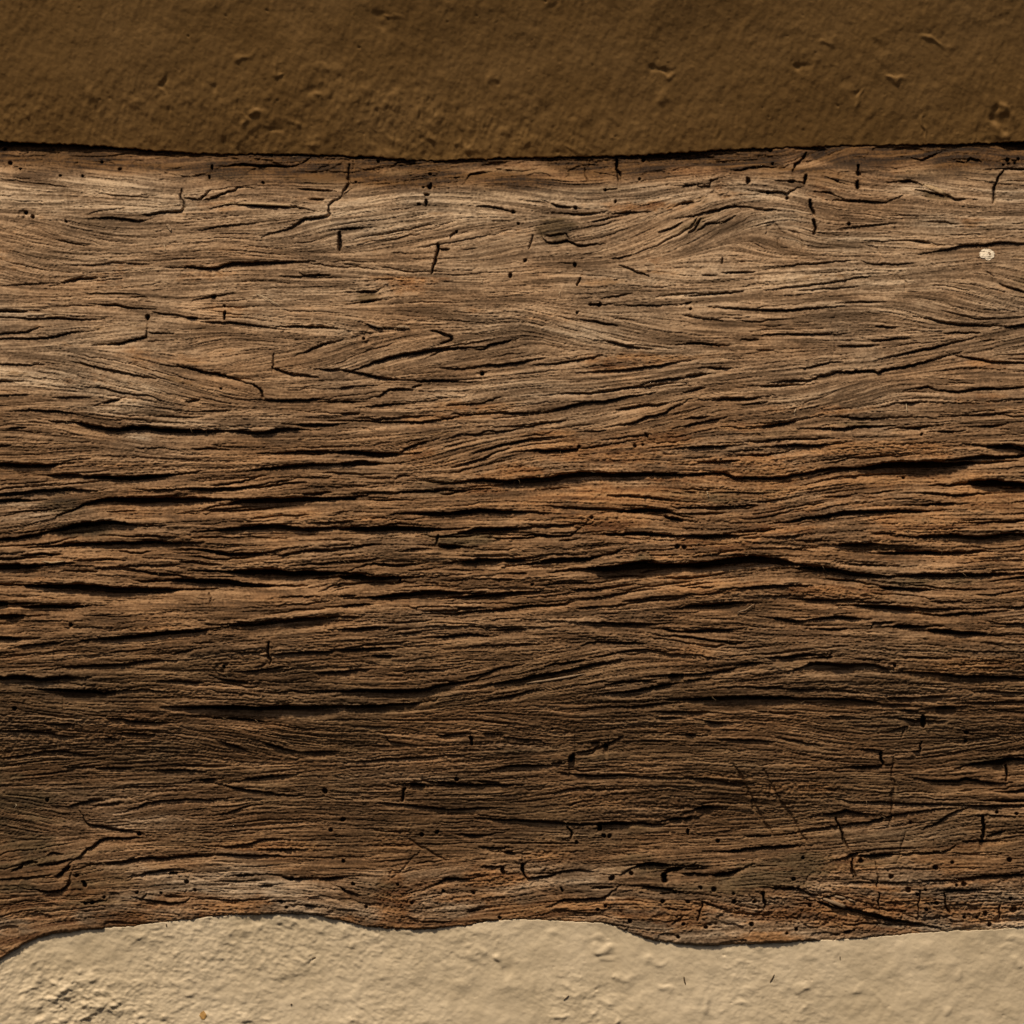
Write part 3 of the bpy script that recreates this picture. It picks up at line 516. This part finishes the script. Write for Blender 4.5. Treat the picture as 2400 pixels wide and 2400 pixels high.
# ------------------------------------------------------------------ materials
class N:
    def __init__(s, name):
        s.m = bpy.data.materials.new(name); s.m.use_nodes = True; s.t = s.m.node_tree
        s.b = s.t.nodes["Principled BSDF"]
    def add(s, typ, **kw):
        n = s.t.nodes.new(typ)
        for k, v in kw.items(): setattr(n, k, v)
        return n
    def l(s, a, b): s.t.links.new(a, b)
    def attr(s, nm): return s.add("ShaderNodeAttribute", attribute_name=nm).outputs["Fac"]
    def mix(s, fac, a, b, mode='MIX'):
        n = s.add("ShaderNodeMix", data_type='RGBA', blend_type=mode)
        for sock, v in ((n.inputs[0], fac), (n.inputs[6], a), (n.inputs[7], b)):
            if hasattr(v, 'links'): s.l(v, sock)
            else: sock.default_value = v if isinstance(v, float) else (*v, 1)
        return n.outputs[2]
    def noise(s, scale, detail=4, rough=.6, coords=None, vec=(1, 1, 1)):
        tc = s.add("ShaderNodeTexCoord"); mp = s.add("ShaderNodeMapping"); mp.inputs[3].default_value = vec
        s.l(tc.outputs["Object"], mp.inputs[0])
        n = s.add("ShaderNodeTexNoise"); n.inputs["Scale"].default_value = scale
        n.inputs["Detail"].default_value = detail; n.inputs["Roughness"].default_value = rough
        s.l(mp.outputs[0], n.inputs[0]); return n.outputs[0]
    def ramp(s, v, stops):
        r = s.add("ShaderNodeValToRGB"); e = r.color_ramp.elements
        while len(e) < len(stops): e.new(.5)
        for q, (p, c) in zip(e, stops): q.position = p; q.color = (*c, 1) if len(c) == 3 else c
        s.l(v, r.inputs[0]); return r.outputs[0]
    def bump(s, h, strength, dist):
        b = s.add("ShaderNodeBump"); b.inputs["Strength"].default_value = strength; b.inputs["Distance"].default_value = dist
        s.l(h, b.inputs["Height"]); s.l(b.outputs[0], s.b.inputs["Normal"])

def wood_material():
    m = N("weathered_wood")
    fib = m.attr("fibre")
    base = m.ramp(fib, [(.1, (.085, .046, .020)), (.40, (.170, .095, .046)), (.62, (.220, .128, .065)), (.92, (.34, .21, .115))])
    silv = m.ramp(fib, [(.1, (.130, .090, .057)), (.45, (.262, .192, .132)), (.9, (.48, .375, .272))])
    warm = m.ramp(fib, [(.1, (.11, .046, .016)), (.45, (.210, .106, .044)), (.9, (.365, .208, .100))])
    stain = m.ramp(fib, [(.1, (.032, .020, .009)), (.5, (.082, .053, .026)), (.9, (.15, .102, .054))])
    c = m.mix(m.attr("silver"), base, silv)
    c = m.mix(m.attr("warm"), c, warm)
    c = m.mix(m.attr("stain"), c, stain)
    crust_shade = m.ramp(fib, [(.1, (.020, .010, .004)), (.5, (.060, .030, .010)), (.9, (.125, .066, .024))])  # dark edge wood, deepened to include shade under the wall lip
    c = m.mix(m.attr("crust_shade"), c, crust_shade)
    g = m.ramp(m.noise(2600, 3, .7), [(.3, (.84, .84, .84)), (.7, (1.16, 1.15, 1.13))])
    c = m.mix(1.0, c, g, 'MULTIPLY')
    g = m.ramp(m.noise(26, 4, .6), [(.3, (.80, .82, .84)), (.7, (1.16, 1.13, 1.08))])
    c = m.mix(1.0, c, g, 'MULTIPLY')
    m.l(c, m.b.inputs["Base Color"]); m.b.inputs["Roughness"].default_value = .78
    m.b.inputs["Specular IOR Level"].default_value = .28
    m.bump(m.noise(2200, 3, .7, vec=(.35, 1, 1)), .35, .0004)
    return m.m

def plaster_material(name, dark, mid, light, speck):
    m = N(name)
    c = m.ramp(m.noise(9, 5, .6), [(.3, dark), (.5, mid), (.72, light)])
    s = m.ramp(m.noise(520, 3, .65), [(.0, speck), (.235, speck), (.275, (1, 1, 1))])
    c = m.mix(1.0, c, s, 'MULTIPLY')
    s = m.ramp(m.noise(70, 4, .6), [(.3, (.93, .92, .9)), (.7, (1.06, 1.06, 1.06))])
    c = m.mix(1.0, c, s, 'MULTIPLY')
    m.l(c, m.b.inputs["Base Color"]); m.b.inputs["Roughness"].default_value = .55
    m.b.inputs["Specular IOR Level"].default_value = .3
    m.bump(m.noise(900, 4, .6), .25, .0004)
    return m.m

def plain(name, col, rough=.7, var=.15):
    m = N(name); g = m.ramp(m.noise(1200, 3, .6), [(.3, tuple(q * (1 - var) for q in col)), (.7, tuple(q * (1 + var) for q in col))])
    m.l(g, m.b.inputs["Base Color"]); m.b.inputs["Roughness"].default_value = rough
    return m.m

M_WOOD = wood_material()
M_UP = plaster_material("shade_browned_plaster", (.235, .136, .047), (.282, .168, .061), (.335, .206, .083), (.45, .4, .35))  # upper plaster: part of its shade is put into this browner colour
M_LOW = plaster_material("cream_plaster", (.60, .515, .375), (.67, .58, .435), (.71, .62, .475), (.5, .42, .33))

# ------------------------------------------------------------------ the wooden beam
left = -60 - np.cumsum(np.linspace(2, 40, 26))[::-1]; right = 2460 + np.cumsum(np.linspace(2, 40, 26))
xs = np.concatenate([left, np.arange(-60, 2460.1, 1.75), right]); xs = xs[(xs > -640) & (xs < 3040)]
NR = 1130
v = np.linspace(0, 1, NR)
tl, bl = top_line(xs)[None], bot_line(xs)[None]
Y = tl + (bl - tl) * v[:, None]; X = np.broadcast_to(xs[None], Y.shape)
HH = sample(H, X, Y)
at = {n: sample(a, X, Y) for n, a in (("warm", WARMF), ("silver", SILVF), ("stain", STAINF), ("fibre", FIBF), ("crust_shade", CRUST_SHADE))}
P = world(X, Y, HH)
# close the timber behind: rows that turn back into the wall, then a back face
def rows(ref, off, dep): 
    q = world(xs, (tl[0] if ref == 't' else bl[0]) + off, np.full(len(xs), dep)); return q[None]
P = np.concatenate([rows('t', 2, -420), rows('t', 0, -120), P, rows('b', 0, -60), rows('b', -2, -420), rows('t', 2, -420)], 0)
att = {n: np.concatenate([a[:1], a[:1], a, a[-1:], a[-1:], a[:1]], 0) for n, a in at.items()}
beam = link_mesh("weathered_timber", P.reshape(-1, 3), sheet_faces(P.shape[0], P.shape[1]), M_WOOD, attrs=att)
tag(beam, "weathered wooden beam with long grain splits and beetle holes, set between two plaster surfaces", "timber")

def surf(x, y): return float(sample(H, np.array([x]), np.array([y]))[0])
def blob_on(name, cx, cy, rx, ry, lift, mat, parent, hollow=None, hf=surf, n=26):
    """a paint spot that lies on the relief"""
    Vs, Fs = [], []
    g = np.linspace(-1, 1, n); idx = {}
    rb = np.random.default_rng(int(cx))
    wob_ = rb.uniform(-.09, .09, 24)
    for j, b in enumerate(g):
        for i, a in enumerate(g):
            ang = math.atan2(b, a); R = 1 + np.interp((ang + math.pi) / (2 * math.pi) * 23, np.arange(24), wob_)
            if math.hypot(a, b) < R and not (hollow and hollow(a, b)):
                idx[(i, j)] = len(Vs); Vs.append(world(cx + a * rx, cy + b * ry, hf(cx + a * rx, cy + b * ry) + lift))
    for (i, j) in list(idx):
        q = [(i, j), (i, j + 1), (i + 1, j + 1), (i + 1, j)]
        if all(k in idx for k in q): Fs.append([idx[k] for k in q])
    return link_mesh(name, np.array(Vs), Fs, mat, parent)
M_SPOT = plain("white_paint", (.66, .60, .50), .6)
s = blob_on("paint_spot", 2311, 597, 18.5, 14, 1.2, M_SPOT, beam, n=44,
            hollow=lambda a, b: (.13 < math.hypot(a - .2, b + .02) < .27 and -1.6 < math.atan2(b, a - .2) < .9) or (a < -.2 and b > .78))
s['label'] = "small dab of white paint"

def sliver(name, p, w, th, mat, parent, lift, hf=surf, nside=6):
    """tapering splinter or fibre that lies along points p (px) over the surface"""
    p = np.array(p, float); seg = np.hypot(*(p[1:] - p[:-1]).T); s = np.concatenate([[0], np.cumsum(seg)]); n = 22
    t = np.linspace(0, s[-1], n); xx = np.interp(t, s, p[:, 0]); yy = np.interp(t, s, p[:, 1])
    Vs = []
    dx = np.gradient(xx); dy = np.gradient(yy); L = np.hypot(dx, dy); nx, ny = -dy / L, dx / L
    rb = np.random.default_rng(int(p[0, 0]))
    for k in range(n):
        f = k / (n - 1); ww = w * max(.08, min(1, 5 * f, 5 * (1 - f)) ** .7) * rb.uniform(.8, 1.15)
        h0 = hf(xx[k], yy[k]) + (lift(f) if callable(lift) else lift)
        for q in range(nside):
            a = 2 * math.pi * q / nside
            Vs.append(world(xx[k] + nx[k] * ww / 2 * math.cos(a), yy[k] + ny[k] * ww / 2 * math.cos(a), h0 + th / 2 * math.sin(a)))
    F = []
    for k in range(n - 1):
        for q in range(nside):
            r = (q + 1) % nside; F.append([k * nside + q, k * nside + r, (k + 1) * nside + r, (k + 1) * nside + q])
    return link_mesh(name, np.array(Vs), F, mat, parent)
def cp(c, x, y): ox, oy = CROPS[c]; return (ox + x / SCALE[c], oy + y / SCALE[c])
M_PALE = plain("pale_raw_wood", (.40, .29, .17), .7, .25); M_GREY = plain("grey_raw_wood", (.27, .19, .12), .75, .3)
M_HAIR = plain("dry_plant_hair", (.55, .46, .32), .6)
for name, c, q, w, th, mt_, lf in (
    ("splinter", 'B', [(150, 1108), (200, 1125), (250, 1136), (310, 1140)], 6, 4, M_GREY, 3),
    ("splinter", 'B', [(312, 1130), (350, 1130), (390, 1134)], 8, 6, M_GREY, 4),
    ("splinter", 'C', [(1345, 312), (1400, 335), (1470, 365), (1532, 402)], 11, 5, M_PALE, 3),
    ("splinter", 'K', [(1150, 165), (1210, 185), (1280, 212), (1350, 235)], 9, 5, M_GREY, 4),
    ("splinter", 'K', [(1190, 158), (1240, 168), (1295, 182)], 6, 5, M_GREY, 4),
    ("splinter", 'D', [(250, 1000), (310, 1010), (385, 1000)], 4, 3, M_PALE, 2),
    ("splinter", 'A', [(1240, 440), (1300, 425), (1500, 432), (1640, 440), (1720, 455)], 5, 4, M_PALE, 2),
    ("splinter", 'H', [(1045, 240), (1160, 225), (1280, 205), (1380, 185)], 5, 4, M_GREY, 3),
    ("splinter", 'F', [(300, 1290), (350, 1275), (400, 1240)], 3, 3, M_GREY, 5),
    ("splinter", 'A', [(945, 545), (958, 560), (972, 585)], 8, 3, M_GREY, 2),
):
    sliver(name, [cp(c, *k) for k in q], w, th, mt_, beam, lf)
for c, q, w in (('A', [(1450, 940), (1500, 960), (1545, 985), (1592, 1010)], 1.5), ('F', [(632, 140), (625, 160), (622, 185)], 1.5),
                ('F', [(1252, 110), (1255, 135), (1258, 162)], 1.5), ('G', [(85, 950), (95, 935), (90, 925)], 1.6), ('B', [(1240, 925), (1225, 950)], 1.2),
                ('A', [(930, 655), (940, 690), (935, 705)], 1.2), ('F', [(130, 605), (140, 640)], 2.2), ('B', [(800, 855), (790, 875)], 1.2)):
    sliver("loose_fibre", [cp(c, *k) for k in q], w, 1.4, M_HAIR, beam, lambda f: 2 + 5 * math.sin(math.pi * f))

# frayed fibre ends along the torn edges: short curled hairs, uncountable
rr = np.random.default_rng(77); Vh, Fh = [], []
for k in range(5200):
    x = rr.uniform(-20, 2420); y = rr.uniform(360, 2150)
    j = int((y - RY0) / CELL); i = int((x - RX0) / CELL)
    if D[j, i] + fiss[j, i] * .6 + WARMF[j, i] * 2 < rr.uniform(1, 6): continue
    a = math.atan2(VY[j, i], VX[j, i]) + rr.normal(0, .7); L = rr.uniform(4, 13); cv = rr.normal(0, .5)
    y -= rr.uniform(0, 4); b0 = len(Vh); h0 = surf(x, y) + .5
    for q in range(4):
        f = q / 3; aa = a + cv * f
        cx = x + L * f * math.cos(aa); cy = y + L * f * math.sin(aa); hz = max(h0, surf(cx, cy)) + 1.0 + 1.6 * math.sin(math.pi * f)
        w = .55 * (1 - .6 * f)
        Vh.append(world(cx - math.sin(aa) * w, cy + math.cos(aa) * w, hz)); Vh.append(world(cx + math.sin(aa) * w, cy - math.cos(aa) * w, hz)); Vh.append(world(cx, cy, hz + w * 1.4))
    for q in range(3):
        for r0, r1_ in ((0, 1), (1, 2), (2, 0)): Fh.append([b0 + 3 * q + r0, b0 + 3 * q + r1_, b0 + 3 * q + 3 + r1_, b0 + 3 * q + 3 + r0])
fz = link_mesh("frayed_fibres", np.array(Vh), Fh, plain("frayed_wood_fibre", (.36, .25, .145), .7, .3), beam); fz['kind'] = 'stuff'

# ------------------------------------------------------------------ plaster
def plaster(name, mat, y_of_v, nr, relief, lean, edge, hbase, label, step=2.6):
    l_ = np.arange(-640, -20, 8.0); r_ = np.arange(2420 + 8, 3050, 8.0)
    x = np.concatenate([l_, np.arange(-20, 2420.1, step), r_])
    vv = np.linspace(0, 1, nr)[:, None]
    Yp = y_of_v(x[None], vv); Xp = np.broadcast_to(x[None], Yp.shape)
    Hp = relief(Xp, Yp) + lean(Xp, Yp) + hbase
    Q = world(Xp, Yp, Hp)
    e0 = 0 if edge == 'first' else -1
    lip = [world(Xp[e0], Yp[e0] + (0), Hp[e0] - 60)[None], world(Xp[e0], Yp[e0], Hp[e0] - 400)[None]]
    far = world(Xp[-1 if e0 == 0 else 0], Yp[-1 if e0 == 0 else 0], Hp[-1 if e0 == 0 else 0] - 400)[None]
    Q = np.concatenate([lip[1], lip[0], Q, far, lip[1]] if e0 == 0 else [lip[1], far, Q, lip[0], lip[1]], 0)
    o = link_mesh(name, Q.reshape(-1, 3), sheet_faces(Q.shape[0], Q.shape[1]), mat)
    tag(o, label, "wall"); return o, (x, Yp, Hp)

def noise_sampler(x0, x1, y0, y1, cell, comps, seed):
    nx = int((x1 - x0) / cell) + 2; ny = int((y1 - y0) / cell) + 2
    R = np.zeros((ny, nx), f32)
    for k, (sx, sy, amp, fn) in enumerate(comps):
        n = fft_noise((ny, nx), sx / cell, sy / cell, seed + k)
        R += amp * (fn(n) if fn else n)
    def f(X, Y):
        u = np.clip((X - x0) / cell, 0, nx - 1.001); w = np.clip((Y - y0) / cell, 0, ny - 1.001)
        i = u.astype(int); j = w.astype(int); a = u - i; b = w - j
        return (R[j, i] * (1 - a) + R[j, i + 1] * a) * (1 - b) + (R[j + 1, i] * (1 - a) + R[j + 1, i + 1] * a) * b
    return f
def lumps(X, Y, table):
    o = np.zeros(X.shape)
    for x, y, rx, ry, deg, h in table:
        t = math.radians(deg); u = (X - x) * math.cos(t) - (Y - y) * math.sin(t); w = (X - x) * math.sin(t) + (Y - y) * math.cos(t)
        q = (u / rx) ** 2 + (w / ry) ** 2
        o += h * np.exp(-q ** 1.4)
    return o
ridge = lambda n: np.maximum(0, 1 - np.abs(n) * 2.2)
up_n = noise_sampler(-660, 3060, -420, 420, 2.6, [(120, 90, 3.0, None), (26, 34, 1.1, None), (9, 13, .75, lambda n: np.maximum(n, -.2)), (3.2, 5.5, .42, None), (5, 10, .5, ridge), (1.3, 1.8, .24, None), (2.2, 2.2, 1.5, lambda n: -np.maximum(n - 2.6, 0) * 2)], 200)
up_mask = noise_sampler(-660, 3060, -420, 420, 6, [(90, 60, 1, None)], 220)
up_fine = noise_sampler(-660, 3060, -700, 3060, 4, [(9, 8, 1, None)], 240)
up_rough = noise_sampler(-660, 3060, -420, 420, 2.6, [(6, 8, 1.2, lambda n: np.maximum(n - .2, 0)), (3.5, 7, 1.0, ridge), (2.2, 4, .5, None)], 230)
# px in the photograph: x, y, radius along, radius across, turn, height (minus = hollow)
UP_L = [(2345, 275, 22, 18, 0, -9), (2362, 262, 10, 24, 25, 9), (2350, 305, 20, 14, 0, 6), (2170, 305, 5, 34, 8, 6), (2158, 300, 8, 34, 8, -3), (1998, 215, 14, 22, 0, -6), (2014, 228, 6, 26, -15, 5),
        (2105, 185, 18, 7, -30, 5), (2180, 100, 44, 7, -12, 4), (2345, 50, 14, 12, 0, -4), (1880, 165, 14, 14, 0, -6), (1555, 168, 22, 8, 5, -7), (1555, 235, 16, 14, 0, 5), (1570, 180, 12, 6, 20, 4),
        (900, 52, 16, 16, 0, -6), (930, 48, 24, 5, 5, 3), (395, 200, 8, 30, 0, -5), (500, 208, 14, 12, 0, -5), (480, 212, 8, 14, 30, 3), (575, 135, 20, 8, 0, 4), (655, 165, 16, 8, 0, 5), (740, 205, 18, 16, 0, -4),
        (770, 215, 10, 18, -30, 5), (760, 160, 14, 6, -25, 4), (620, 275, 26, 10, -25, 5), (690, 290, 22, 8, -20, 5), (655, 300, 12, 10, 0, -4), (580, 285, 16, 8, -20, 4), (730, 335, 18, 7, -20, 4), (250, 330, 10, 14, -40, 3), (1235, 235, 14, 14, 0, -4),
        (1275, 265, 18, 18, 0, -3), (1150, 190, 22, 12, 0, 4), (1165, 200, 8, 6, 0, -5), (1345, 350, 24, 6, -15, 4), (1220, 340, 14, 6, -10, 4), (1940, 100, 18, 10, 0, 3), (2060, 110, 18, 22, 0, -3), (1300, 30, 20, 20, 0, -3), (1095, 340, 26, 8, -20, 5), (1010, 320, 20, 7, -30, 4)]
def up_relief(X, Y):
    m = np.clip(sstep(Y, 60, 300) * .7 + .35 * up_mask(X, Y) + .25 * sstep(X, 500, 100), 0, 1.2)
    return up_n(X, Y) * .62 + up_rough(X, Y) * m * .62 + lumps(X + 6 * up_fine(X, Y), Y + 6 * up_fine(Y + 400, X - 700), UP_L) * .42 * (1 + .4 * up_fine(X, Y))
LEAN = math.tan(math.radians(24))
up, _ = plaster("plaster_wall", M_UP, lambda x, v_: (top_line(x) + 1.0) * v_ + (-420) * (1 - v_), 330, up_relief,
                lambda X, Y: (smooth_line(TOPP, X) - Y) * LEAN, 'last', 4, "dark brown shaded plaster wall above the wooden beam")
low_n = noise_sampler(-660, 3060, 2120, 3000, 2.6, [(110, 80, 3.0, None), (22, 20, 1.3, None), (9, 8, .9, lambda n: np.maximum(n, -.3)), (4, 3.5, .32, None), (1.5, 1.4, .24, None), (2.4, 2.4, 1.6, lambda n: -np.maximum(n - 2.6, 0) * 2)], 300)
low_r = noise_sampler(-660, 3060, 2120, 3000, 2.6, [(5, 4, 1.2, lambda n: np.maximum(n - .1, 0)), (6, 4, .9, ridge), (11, 9, 1.1, lambda n: np.maximum(n - .4, 0)), (2.2, 2, .45, None)], 330)
low_m = noise_sampler(-660, 3060, 2120, 3000, 6, [(70, 50, 1, None)], 350)
LOW_L = [(1178, 2253, 11, 12, 0, 14), (1192, 2278, 9, 20, -30, -3), (1125, 2238, 20, 14, 0, 7), (1415, 2225, 22, 10, 10, 8), (1425, 2245, 16, 8, 0, 6), (1395, 2205, 22, 8, 5, 5), (1535, 2258, 24, 9, 0, 8), (1640, 2352, 14, 22, 5, 7), (1650, 2368, 12, 14, 0, 5),
         (1460, 2300, 16, 14, 20, 6), (1445, 2285, 8, 8, 0, 5), (1555, 2325, 26, 10, -20, 5), (1880, 2315, 22, 10, 15, 8), (1750, 2328, 26, 16, 0, 4), (2010, 2320, 24, 12, -10, 6), (2060, 2340, 20, 10, -20, 4), (2250, 2292, 8, 8, 0, 6), (2225, 2376, 12, 8, 20, 6),
         (2385, 2255, 12, 12, 0, 7), (2360, 2225, 16, 8, 0, 5), (2380, 2205, 20, 10, 0, 4), (140, 2320, 26, 14, -25, 9), (170, 2345, 22, 18, 0, -9), (100, 2320, 14, 12, 0, -9), (205, 2300, 22, 12, 10, 8), (185, 2318, 8, 10, 0, -7), (230, 2365, 20, 16, 0, 9), (210, 2388, 12, 12, 0, -8),
         (150, 2275, 16, 14, 0, -6), (160, 2262, 10, 12, 0, 6), (60, 2350, 18, 14, 0, 8), (85, 2378, 14, 12, 0, -7), (265, 2350, 12, 18, 0, 7), (130, 2392, 20, 10, 0, 7), (662, 2158, 14, 10, 0, 6), (680, 2172, 26, 6, -20, 5), (590, 2165, 16, 8, 20, -4), (420, 2305, 24, 12, 0, 5),
         (325, 2198, 16, 7, 20, 4), (670, 2285, 22, 12, 0, 5), (735, 2250, 10, 4, 25, -6), (720, 2245, 40, 7, -20, 4), (840, 2215, 16, 8, 0, 4), (870, 2200, 24, 8, -20, 5), (570, 2390, 18, 8, 0, 6), (450, 2330, 16, 8, 0, 5), (1310, 2385, 26, 8, 10, 5), (1420, 2350, 26, 10, 10, 5), (1740, 2355, 16, 7, 0, 5), (1450, 2398, 8, 10, 0, 6), (1290, 2195, 16, 8, 0, 4), (1350, 2335, 18, 8, 0, 4)]
def low_relief(X, Y):
    m = np.clip(.75 * sstep(X, 1450, 700) + .18 + .3 * low_m(X, Y), 0, 1.1) + 1.9 * np.exp(-((X - 160) / 130) ** 2 - ((Y - 2350) / 80) ** 2)
    w = 5 * up_fine(X, Y - 2000); w2 = 5 * up_fine(Y, X)
    return low_n(X, Y) * .62 + low_r(X, Y) * m * .75 + lumps(X + w, Y + w2, LOW_L) * .42 * (1 + .35 * up_fine(Y - 900, X))
def low_lean(X, Y): 
    d = Y - smooth_line(BOTP, X); return - d * .06
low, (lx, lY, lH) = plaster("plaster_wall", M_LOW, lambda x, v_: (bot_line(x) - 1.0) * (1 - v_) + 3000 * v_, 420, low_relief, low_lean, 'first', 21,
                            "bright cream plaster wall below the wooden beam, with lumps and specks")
def low_surf(x, y):
    X = np.array([float(x)]); Yq = np.array([float(y)]); return float((low_relief(X, Yq) + low_lean(X, Yq) + 21)[0])
M_STRAW = plain("dark_straw", (.12, .085, .05), .8, .3); M_CHIP = plain("ochre_chip", (.42, .25, .08), .7, .2)
for c, q, w, mt_ in (('K', [(650, 468), (652, 485), (657, 500)], 3.5, M_STRAW), ('K', [(992, 460), (985, 475), (975, 490)], 3, M_STRAW), ('J', [(625, 268), (627, 280)], 3, M_STRAW),
                     ('K', [(215, 540), (195, 558)], 1.6, M_STRAW), ('K', [(1240, 390), (1240, 405)], 2, M_STRAW), ('J', [(1175, 402), (1190, 396)], 4, M_STRAW), ('J', [(1095, 578), (1100, 572)], 4, M_STRAW)):
    sliver("straw_fragment", [cp(c, *k) for k in q], w, 2.5, mt_, low, .8, hf=low_surf)
sp = blob_on("ochre_chip", 474, 2383, 9, 11, .8, M_CHIP, low, hf=low_surf, n=12)
